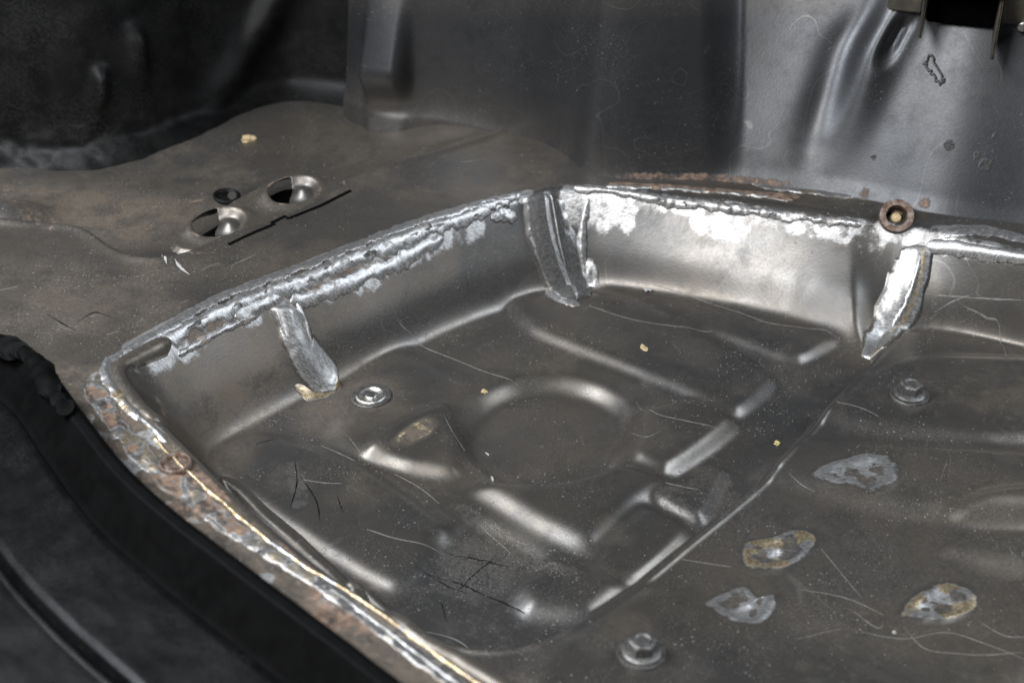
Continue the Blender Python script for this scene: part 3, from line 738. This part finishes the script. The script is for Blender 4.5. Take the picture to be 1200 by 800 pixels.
# ------------------------------------------------------------------ bolts
def hexbolt(u, v, label, r=.0092, hh=.0085, wr=.0165, rot=.3, tilt=None, lean=0):
    p = hit(u, v); nrm = normal_at(p[0], p[1], .012)
    e = empty('hex_bolt', p, label, 'bolt', 'hex bolts on the right-hand panel')
    e.rotation_euler = nrm.to_track_quat('Z', 'Y').to_euler()
    w1 = obj('washer', lathe([(wr, -.004), (wr, .0008), (wr-.0006, .0016), (wr-.004, .0018), (.001, .0018)]), M['bolt'], e)
    w2 = obj('flange', lathe([(wr*.80, .0019), (wr*.80, .0026), (wr*.74, .0034), (r*1.05, .0042), (.001, .0042)]), M['bolt'], e)
    bm = bmesh.new(); rings = []
    for rr, z in ((r, .0040), (r, .0040+hh-.0012), (r*.86, .0040+hh), (r*.55, .0040+hh+.0002), (r*.45, .0040+hh-.0005)):
        rings.append([bm.verts.new((rr*math.cos(math.pi/3*k+rot), rr*math.sin(math.pi/3*k+rot), z)) for k in range(6)])
    for a_, b_ in zip(rings, rings[1:]):
        for k in range(6): bm.faces.new((a_[k], a_[(k+1) % 6], b_[(k+1) % 6], b_[k]))
    bm.faces.new(rings[-1]); bmesh.ops.bevel(bm, geom=[ed for ed in bm.edges], offset=.0004, segments=2, affect='EDGES')
    h = obj('head', bm, M['bolt'], e); smooth_by_angle(h, 30)
    smooth_by_angle(w1, 40); smooth_by_angle(w2, 40)
    return e
hexbolt(1066, 463, 'grey hex bolt with washer below the straw-tinted weld strip', rot=.1, r=.0095, wr=.0160)
hexbolt(752, 765, 'large grey hex bolt with round washer at the bottom centre', rot=.45, r=.0098, wr=.0165)

# rusty tube with a stud in it on the back rim
p = hit(1050, 262)
tb = empty('threaded_tube', (p[0], p[1]+.002, p[2]+.006), 'short rusty steel tube with a stud inside on the back rim', 'tube')
tb.rotation_euler = Vector((-.12, -.62, .62)).to_track_quat('Z', 'Y').to_euler()
o = obj('collar', lathe([(.0150, -.016), (.0152, .002), (.0146, .0036), (.0130, .0040), (.0095, .0036), (.0090, .0020), (.0088, -.012), (.001, -.012)], 48, .01), M['tubesteel'], tb); smooth_by_angle(o, 45)
o = obj('stud', lathe([(.0048, -.012), (.0048, -.0030), (.0040, -.0018), (.001, -.0016)], 24), M['chip_tan'], tb); smooth_by_angle(o, 40)

# burnt bolt hole in the flange
p = hit(206, 546); nrm = normal_at(p[0], p[1], .012)
o = obj('bolt_hole', lathe([(.0118, -.002), (.0114, .0022), (.0104, .0028), (.0094, .0020), (.0088, -.0005), (.006, -.0012), (.001, -.0012)], 40, .03), M['tubesteel'], pan, label='round burnt bolt hole with a raised rim in the left flange')
o.location = p+np.array([0, 0, .0012]); o.rotation_euler = nrm.to_track_quat('Z', 'Y').to_euler(); smooth_by_angle(o, 60)
# drain plug on the pan floor
p = hit(435, 464); nrm = normal_at(p[0], p[1], .012)
pl = empty('floor_plug', p, 'small round pale metal plug set in the pan floor', 'plug')
pl.rotation_euler = nrm.to_track_quat('Z', 'Y').to_euler()
o = obj('disc', lathe([(.0165, -.002), (.0165, .0006), (.0158, .0010), (.0140, .0011), (.0125, .0006), (.001, .0006)]), M['bolt'], pl); smooth_by_angle(o, 40)
o = obj('ring', lathe([(.0128, .0004), (.0125, .0018), (.0110, .0023), (.0094, .0020), (.0088, .0010), (.001, .0009)]), M['zinc'], pl); smooth_by_angle(o, 60)
o = obj('centre_boss', lathe([(.0050, .0005), (.0048, .0016), (.0040, .0019), (.001, .0014)], 24), M['zinc'], pl); smooth_by_angle(o, 60)

# ------------------------------------------------------------------ punched bracket plate in the tray
pl_z = HS-.003
PP = spline(plan(plate_px, pl_z), 4, True)
lo, hi_ = PP.min(0)-.004, PP.max(0)+.004
px_ = np.arange(lo[0], hi_[0], .0007); py_ = np.arange(lo[1], hi_[1], .0007)
A, B_ = np.meshgrid(px_, py_, indexing='ij')
dpl = sdist(A, B_, PP)
ax = at(408, 222, pl_z)-at(222, 300, pl_z); ax /= np.linalg.norm(ax); ay = np.array([-ax[1], ax[0]])
Zp = np.full(A.shape, pl_z)+.0015*(fbm(A*60, B_*60, 3)-.45)-.004*sm(.006, 0, dpl)
hole = np.zeros(A.shape, bool); wp = np.zeros(A.shape+(4,)); wp[..., 2] = .42
for (cu, cv, sc) in ((345, 228, 1.0), (258, 266, 1.0)):
    c = at(cu, cv, pl_z); dx = (A-c[0])*ax[0]+(B_-c[1])*ax[1]; dy = (A-c[0])*ay[0]+(B_-c[1])*ay[1]
    dx = dx/.026/sc; dy = dy/.022/sc
    r = np.sqrt(dx**2+dy**2)
    Zp += .0075*np.exp(-((r-1.0)/.32)**2)*(.45+.55*sm(-.6, .6, dy+dx*.2))      # raised lip
    Zp -= .0065*sm(1.0, .62, r)                                               # dished inside
    Zp += .0105*np.exp(-((dx-.34)/.34)**2-((dy+.06)/.55)**2)                   # bulged tongue
    hole |= (r < .93) & (-.80*dx+.60*dy+.05*np.sin(dx*9) > .16+.25*np.clip(-dx-.3, 0, 1)) & (dx < .45)
    wp[..., 1] = np.maximum(wp[..., 1], .55*np.exp(-((r-1.0)/.16)**2)*sm(.35, .6, fbm(A*90, B_*90, 3)))
    wp[..., 0] = np.maximum(wp[..., 0], .30*np.exp(-((dx-.28)/.30)**2-((dy+.15)/.5)**2))
    wp[..., 2] *= (1-.8*sm(.95, .7, r))
q4 = lambda m: m[:-1, :-1] & m[1:, :-1] & m[1:, 1:] & m[:-1, 1:]
keep = q4(dpl > 0) & q4(~hole)
me = grid_mesh('bracket_plate', np.stack([A, B_, Zp], -1).reshape(-1, 3), len(px_), len(py_), keep)
set_attr(me, 'wear', wp.reshape(-1, 4))
bp = obj('bracket_plate', me, M['pan'], label='grey plate with two punched raised openings at the tray edge', cat='bracket plate')
md = bp.modifiers.new('thick', 'SOLIDIFY'); md.thickness = .0014; md.offset = -1
def bar3(name, pts, wy, wz, mat, parent):
    """narrow strip along world points"""
    pts = np.asarray(pts); T = np.gradient(pts, axis=0); T /= np.linalg.norm(T, axis=1)[:, None]
    N = np.stack([-T[:, 1], T[:, 0], 0*T[:, 0]], 1); bm = bmesh.new(); R = []
    for p, n in zip(pts, N):
        R.append([bm.verts.new(Vector(p+n*a_+np.array([0, 0, b_]))) for a_, b_ in ((-wy, -wz), (wy, -wz), (wy, wz), (-wy, wz))])
    for a_, b_ in zip(R, R[1:]):
        for k in range(4): bm.faces.new((a_[k], a_[(k+1) % 4], b_[(k+1) % 4], b_[k]))
    bm.faces.new(R[0]); bm.faces.new(R[-1]); bmesh.ops.recalc_face_normals(bm, faces=bm.faces[:])
    return obj(name, bm, mat, parent)
for px in ([(268, 287), (300, 272), (322, 263)], [(318, 262), (334, 254), (338, 257)], [(340, 256), (375, 242), (411, 224)]):
    pts = np.array([hit(u, v) for u, v in px]); pts[:, 2] = np.maximum(pts[:, 2], HS-.004)+.0006
    bar3('gap_shade_bar', pts, .0013, .0006, M['gap'], bp)  # solid black bars painted as the shade in the slots
cv = c_ = PP.mean(0)+(PP-PP.mean(0))*.86
bm = bmesh.new(); bm.faces.new([bm.verts.new((q_[0], q_[1], HS-.017)) for q_ in cv])
r_ = bmesh.ops.extrude_face_region(bm, geom=bm.faces[:]); bmesh.ops.translate(bm, vec=(0, 0, -.004), verts=[v_ for v_ in r_['geom'] if isinstance(v_, bmesh.types.BMVert)])
bmesh.ops.recalc_face_normals(bm, faces=bm.faces[:])
obj('cavity_shade_sheet', bm, M['gap'], bp)  # black sheet added beneath the plate to keep its holes dark
# loose ring beside it
p = hit(266, 231)
rg = obj('wire_ring', lathe([(.0125, -.001), (.0128, .0008), (.0112, .0018), (.0092, .0010), (.0086, -.0006), (.001, -.0008)], 36, .05), M['black'], label='flat black ring lying in the tray beside the plate', cat='ring')
rg.location = p+np.array([0, 0, .001]); rg.rotation_euler = (.06, .1, 0); smooth_by_angle(rg, 50)

# ------------------------------------------------------------------ small debris
def chip(u, v, size, mat, label, seed, flat=.4, name='flake'):
    rng = random.Random(seed); bm = bmesh.new()
    bmesh.ops.create_icosphere(bm, subdivisions=2, radius=1)
    for vt in bm.verts:
        k = (.55+.75*rng.random()); vt.co = Vector((vt.co.x*size[0]*k, vt.co.y*size[1]*k, vt.co.z*size[0]*flat*k))
    o = obj(name, bm, M[mat], label=label, cat='debris', group='bits of debris on the floor')
    p = hit(u, v); o.location = p+np.array([0, 0, size[0]*flat*.4]); o.rotation_euler = (0, 0, rng.random()*3)
    return o
chip(290, 165, (.0075, .004), 'chip_tan', 'tan chip lying in the tray beyond the punched plate', 1, .5)
chip(910, 520, (.0036, .0026), 'chip_yellow', 'yellow crumb beside the right-hand floor joint', 2)
chip(755, 408, (.0048, .0028), 'chip_tan', 'pale tan crumb on the raised rib behind the round pressing', 3, .25)
chip(577, 562, (.0034, .0010), 'chip_white', 'white curled shaving below the round pressing', 4)
chip(760, 338, (.0055, .0040), 'chip_white', 'pale flake at the foot of the bright back wall', 5, .12)
chip(567, 459, (.0034, .0030), 'chip_tan', 'tan crumb at the left edge of the round pressing', 6, .25)
chip(571, 532, (.0024, .0008), 'chip_white', 'small white shaving inside the round pressing', 7)
chip(1048, 741, (.0016, .0014), 'chip_white', 'tiny white grain below the spot nearest the right edge', 8)
rng = np.random.RandomState(11)
gv, gf = [], []
def grains(px, n, smin=.00025, smax=.0007):
    P = np.array([hit(u, v)[:2] for u, v in px]); lo_, hi2 = P.min(0), P.max(0); k = 0
    while k < n:
        q_ = lo_+rng.rand(60, 2)*(hi2-lo_); ok = sdist(q_[:, 0], q_[:, 1], P) > 0
        for x_, y_ in q_[ok][:n-k]:
            r_ = smin+(smax-smin)*rng.rand()**2.5; z_ = float(zat(x_, y_))+.0004; b0 = len(gv); a0 = rng.rand()*6
            for j in range(3): gv.append((x_+r_*math.cos(a0+2.1*j), y_+r_*math.sin(a0+2.1*j), z_-r_*.3))
            gv.append((x_+r_*.3*(rng.rand()-.5), y_, z_+r_*1.1))
            gf.extend([(b0, b0+1, b0+3), (b0+1, b0+2, b0+3), (b0+2, b0, b0+3)]); k += 1
grains([(230, 540), (400, 470), (690, 365), (1000, 420), (760, 680), (600, 755), (480, 720)], 900)
grains([(500, 650), (545, 620), (620, 650), (600, 690), (540, 700)], 700)
grains([(545, 590), (600, 625), (670, 668), (650, 678), (580, 640)], 500, .0003, .0008)
grains([(800, 400), (960, 400), (900, 520), (780, 480)], 350)
grains([(600, 370), (700, 400), (790, 450), (640, 410)], 220)
grains([(900, 560), (1190, 480), (1190, 790), (860, 780), (780, 690)], 500)
grains([(0, 300), (400, 200), (560, 200), (150, 390), (20, 370)], 260)
me = bpy.data.meshes.new('grit'); me.from_pydata(gv, [], gf)
M['grit'] = mat_plain('grinding_grit', (.16, .15, .135), (.34, .325, .30), .6, .3, 900, .2)
obj('grit', me, M['grit'], label='fine grinding grit scattered over the pan floor', cat='grit', kind='stuff')
# dried smear of sealer between plug and round pressing
sm_px = [(462, 516), (478, 500), (500, 489), (512, 494), (506, 507), (490, 516), (476, 522)]
P = spline(np.array([hit(u, v)[:2] for u, v in sm_px]), 6, True); c = P.mean(0); P = c+(P-c)*1.25
rr = np.linspace(1, 0, 12); Xs = c[0]+(P[:, 0:1]-c[0])*rr[None]; Ys = c[1]+(P[:, 1:2]-c[1])*rr[None]
Xs = np.vstack([Xs, Xs[:1]]); Ys = np.vstack([Ys, Ys[:1]]); R2 = np.broadcast_to(rr[None], Xs.shape)
Zs = zat(Xs, Ys)+np.where(R2 > .99, -.0003, .0004+.0016*(fbm(Xs*160, Ys*160, 3)-.4)*(1-R2))
me = grid_mesh('sealer_smear', np.stack([Xs, Ys, Zs], -1).reshape(-1, 3), len(P)+1, 12)
fall = sm(1.0, .6, R2)[..., None]; own = np.zeros(Xs.shape+(4,)); nn = fbm(Xs*140, Ys*140+5, 3)
own[..., 0] = .62*sm(.38, .56, nn); own[..., 2] = .9; own[..., 3] = .25
set_attr(me, 'wear', (wsample(Xs, Ys)*(1-fall)+own*fall).reshape(-1, 4))
set_attr(me, 'tint', np.stack([.9*fall[..., 0]]*4, -1).reshape(-1, 4))
obj('sealer_smear', me, M['pan_sealer'], pan, label='dried yellowish smear of sealer')

# ------------------------------------------------------------------ door sill, lower left
sill = empty('door_sill', (-.25, .75, 0), 'black painted door sill with rubber edge along the lower left', 'door sill')
sill_px = [(-220, 250), (-90, 330), (0, 384), (55, 420), (100, 478), (150, 540), (205, 590), (300, 662), (400, 736), (480, 796), (640, 905)]
SB, ss = resample(spline(plan(sill_px, .135), 8), .006)
T = np.gradient(SB, axis=0); T /= np.linalg.norm(T, axis=1)[:, None]
for _ in range(10): T[1:-1] = (T[:-2]+2*T[1:-1]+T[2:])/4
SN = np.stack([T[:, 1], -T[:, 0]], 1)        # outward, towards the camera side
if SN[len(SN)//2] @ np.array([-1, -1]) < 0: SN = -SN
def sweep(name, prof, mat, wob=0.0, label=None):
    pr, _ = resample(np.array(prof, float), .0012)
    Xs = SB[:, 0:1]+SN[:, 0:1]*pr[None, :, 0]; Ys = SB[:, 1:2]+SN[:, 1:2]*pr[None, :, 0]; Zs = np.broadcast_to(pr[None, :, 1], Xs.shape).copy()
    Zs += wob*(fbm(Xs*55, Ys*55, 3)-.47)
    V_ = np.stack([Xs-sill.location.x, Ys-sill.location.y, Zs], -1)
    return obj(name, grid_mesh(name, V_.reshape(-1, 3), len(SB), len(pr)), mat, sill, label=label)
sweep('inner_lip', [(.004, .066), (0, .126), (.0015, .1315), (.005, .1335), (.011, .1325), (.030, .108), (.033, .105)], M['rubber'], .001)
sweep('sill_panel', [(.0325, .1055), (.034, .1075), (.038, .1080), (.084, .1005), (.0885, .0985), (.091, .094), (.092, .088)], M['sill'], .0015)
sweep('outer_channel', [(.0918, .0885), (.094, .0870), (.098, .0865), (.150, .0780), (.1545, .0760), (.1565, .071), (.157, .064)], M['sill'], .001)
sweep('trim_strip', [(.1568, .0645), (.160, .0620), (.163, .0625), (.1655, .0660), (.168, .0665), (.1705, .0640), (.172, .056), (.20, .050), (.30, .030), (.34, .0)], M['rubber'], .0004)
# torn bead of sealer over the lip
ts = np.linspace(0, 1, 40)
bm = bmesh.new()
R = []
tp = spline(np.array([[*at(u, v, .142), .142] for u, v in [(-10, 395), (14, 402), (30, 408), (48, 430), (60, 452), (75, 470)]]), 7)
for i, p in enumerate(tp):
    rr = .006+.002*math.sin(i*.35)+.002*random.random()
    R.append([bm.verts.new((p[0]-sill.location.x+rr*math.cos(a_), p[1]-sill.location.y+rr*math.sin(a_), p[2]+rr*.45*math.sin(a_)-.006+.002*random.random())) for a_ in np.linspace(0, 2*math.pi, 10, endpoint=False)])
for a_, b_ in zip(R, R[1:]):
    for k in range(10): bm.faces.new((a_[k], a_[(k+1) % 10], b_[(k+1) % 10], b_[k]))
bm.faces.new(R[0]); bm.faces.new(R[-1]); bmesh.ops.recalc_face_normals(bm, faces=bm.faces[:])
o = obj('torn_seal', bm, M['rubber'], sill, label='torn lumpy piece of black seal'); smooth_by_angle(o, 60)

# ------------------------------------------------------------------ bracket at the top of the tunnel
def tun_pt(u, v):
    d = (tu-u)**2+(tv-v)**2; return TV2[int(np.argmin(d))]
def box(bm, c, s, rot=None):
    m = Matrix.Translation(Vector(c))
    if rot is not None: m = m @ rot
    r = bmesh.ops.create_cube(bm, size=1, matrix=m @ Matrix.Diagonal((*s, 1)))
    return r['verts']
bp0 = tun_pt(1125, 30)
br = empty('tunnel_bracket', (bp0[0], bp0[1], bp0[2]+.020), 'dark open channel bracket bolted to the top of the tunnel, top right', 'bracket')
d_ = tun_pt(1180, 60)-tun_pt(1070, 60); yaw = math.atan2(d_[1], d_[0])
br.rotation_euler = (0, 0, yaw)
def bpart(name, boxes, mat, bev=.0015):
    bm = bmesh.new()
    for c, s in boxes: box(bm, c, s)
    bmesh.ops.bevel(bm, geom=bm.edges[:], offset=bev, segments=2, affect='EDGES')
    o = obj(name, bm, mat, br); smooth_by_angle(o, 35); return o
bpart('channel_top', [((0, -.036, .034), (.064, .070, .003))], M['bracket'])
bpart('channel_side', [((-.0305, -.034, .010), (.003, .060, .044))], M['bracket'])
bpart('channel_side', [((.0305, -.034, .004), (.003, .060, .056))], M['bracket'])
bpart('channel_shade_back', [((0, -.010, .008), (.0575, .003, .046))], M['gap'])  # black plate added as the channel's shaded interior
bpart('flange', [((-.048, -.004, .006), (.030, .005, .032))], M['bracket'])
bpart('flange', [((.068, -.004, .008), (.070, .005, .040))], M['bracket'])
bm = lathe([(.0045, -.004), (.0045, .003), (.0035, .004), (.001, .004)], 16)
o = obj('rivet', bm, M['zinc'], br); o.location = (.052, -.010, -.010); o.rotation_euler = (math.pi/2, 0, 0)
# key-shaped loop of sealer on the tunnel below the bracket
M['loop'] = mat_plain('dark_sealer', (.03, .03, .03), (.06, .06, .058), .5, 0)
cu = spline(np.array([[1088, 66], [1084, 75], [1092, 85], [1100, 97], [1105, 95], [1103, 86], [1096, 76], [1093, 67], [1088, 66]], float), 5)
bm = bmesh.new(); R = []
for i, (u, v) in enumerate(cu):
    p = tun_pt(u, v)+np.array([0, -.001, 0]); rr = .0013
    R.append([bm.verts.new((p[0]+rr*math.cos(a_), p[1]+.3*rr*math.sin(a_), p[2]+rr*math.sin(a_))) for a_ in np.linspace(0, 2*math.pi, 6, endpoint=False)])
for a_, b_ in zip(R, R[1:]):
    for k in range(6): bm.faces.new((a_[k], a_[(k+1) % 6], b_[(k+1) % 6], b_[k]))
bmesh.ops.recalc_face_normals(bm, faces=bm.faces[:])
o = obj('sealer_loop', bm, M['loop'], tunnel, label='dark loop-shaped run of sealer under the bracket')
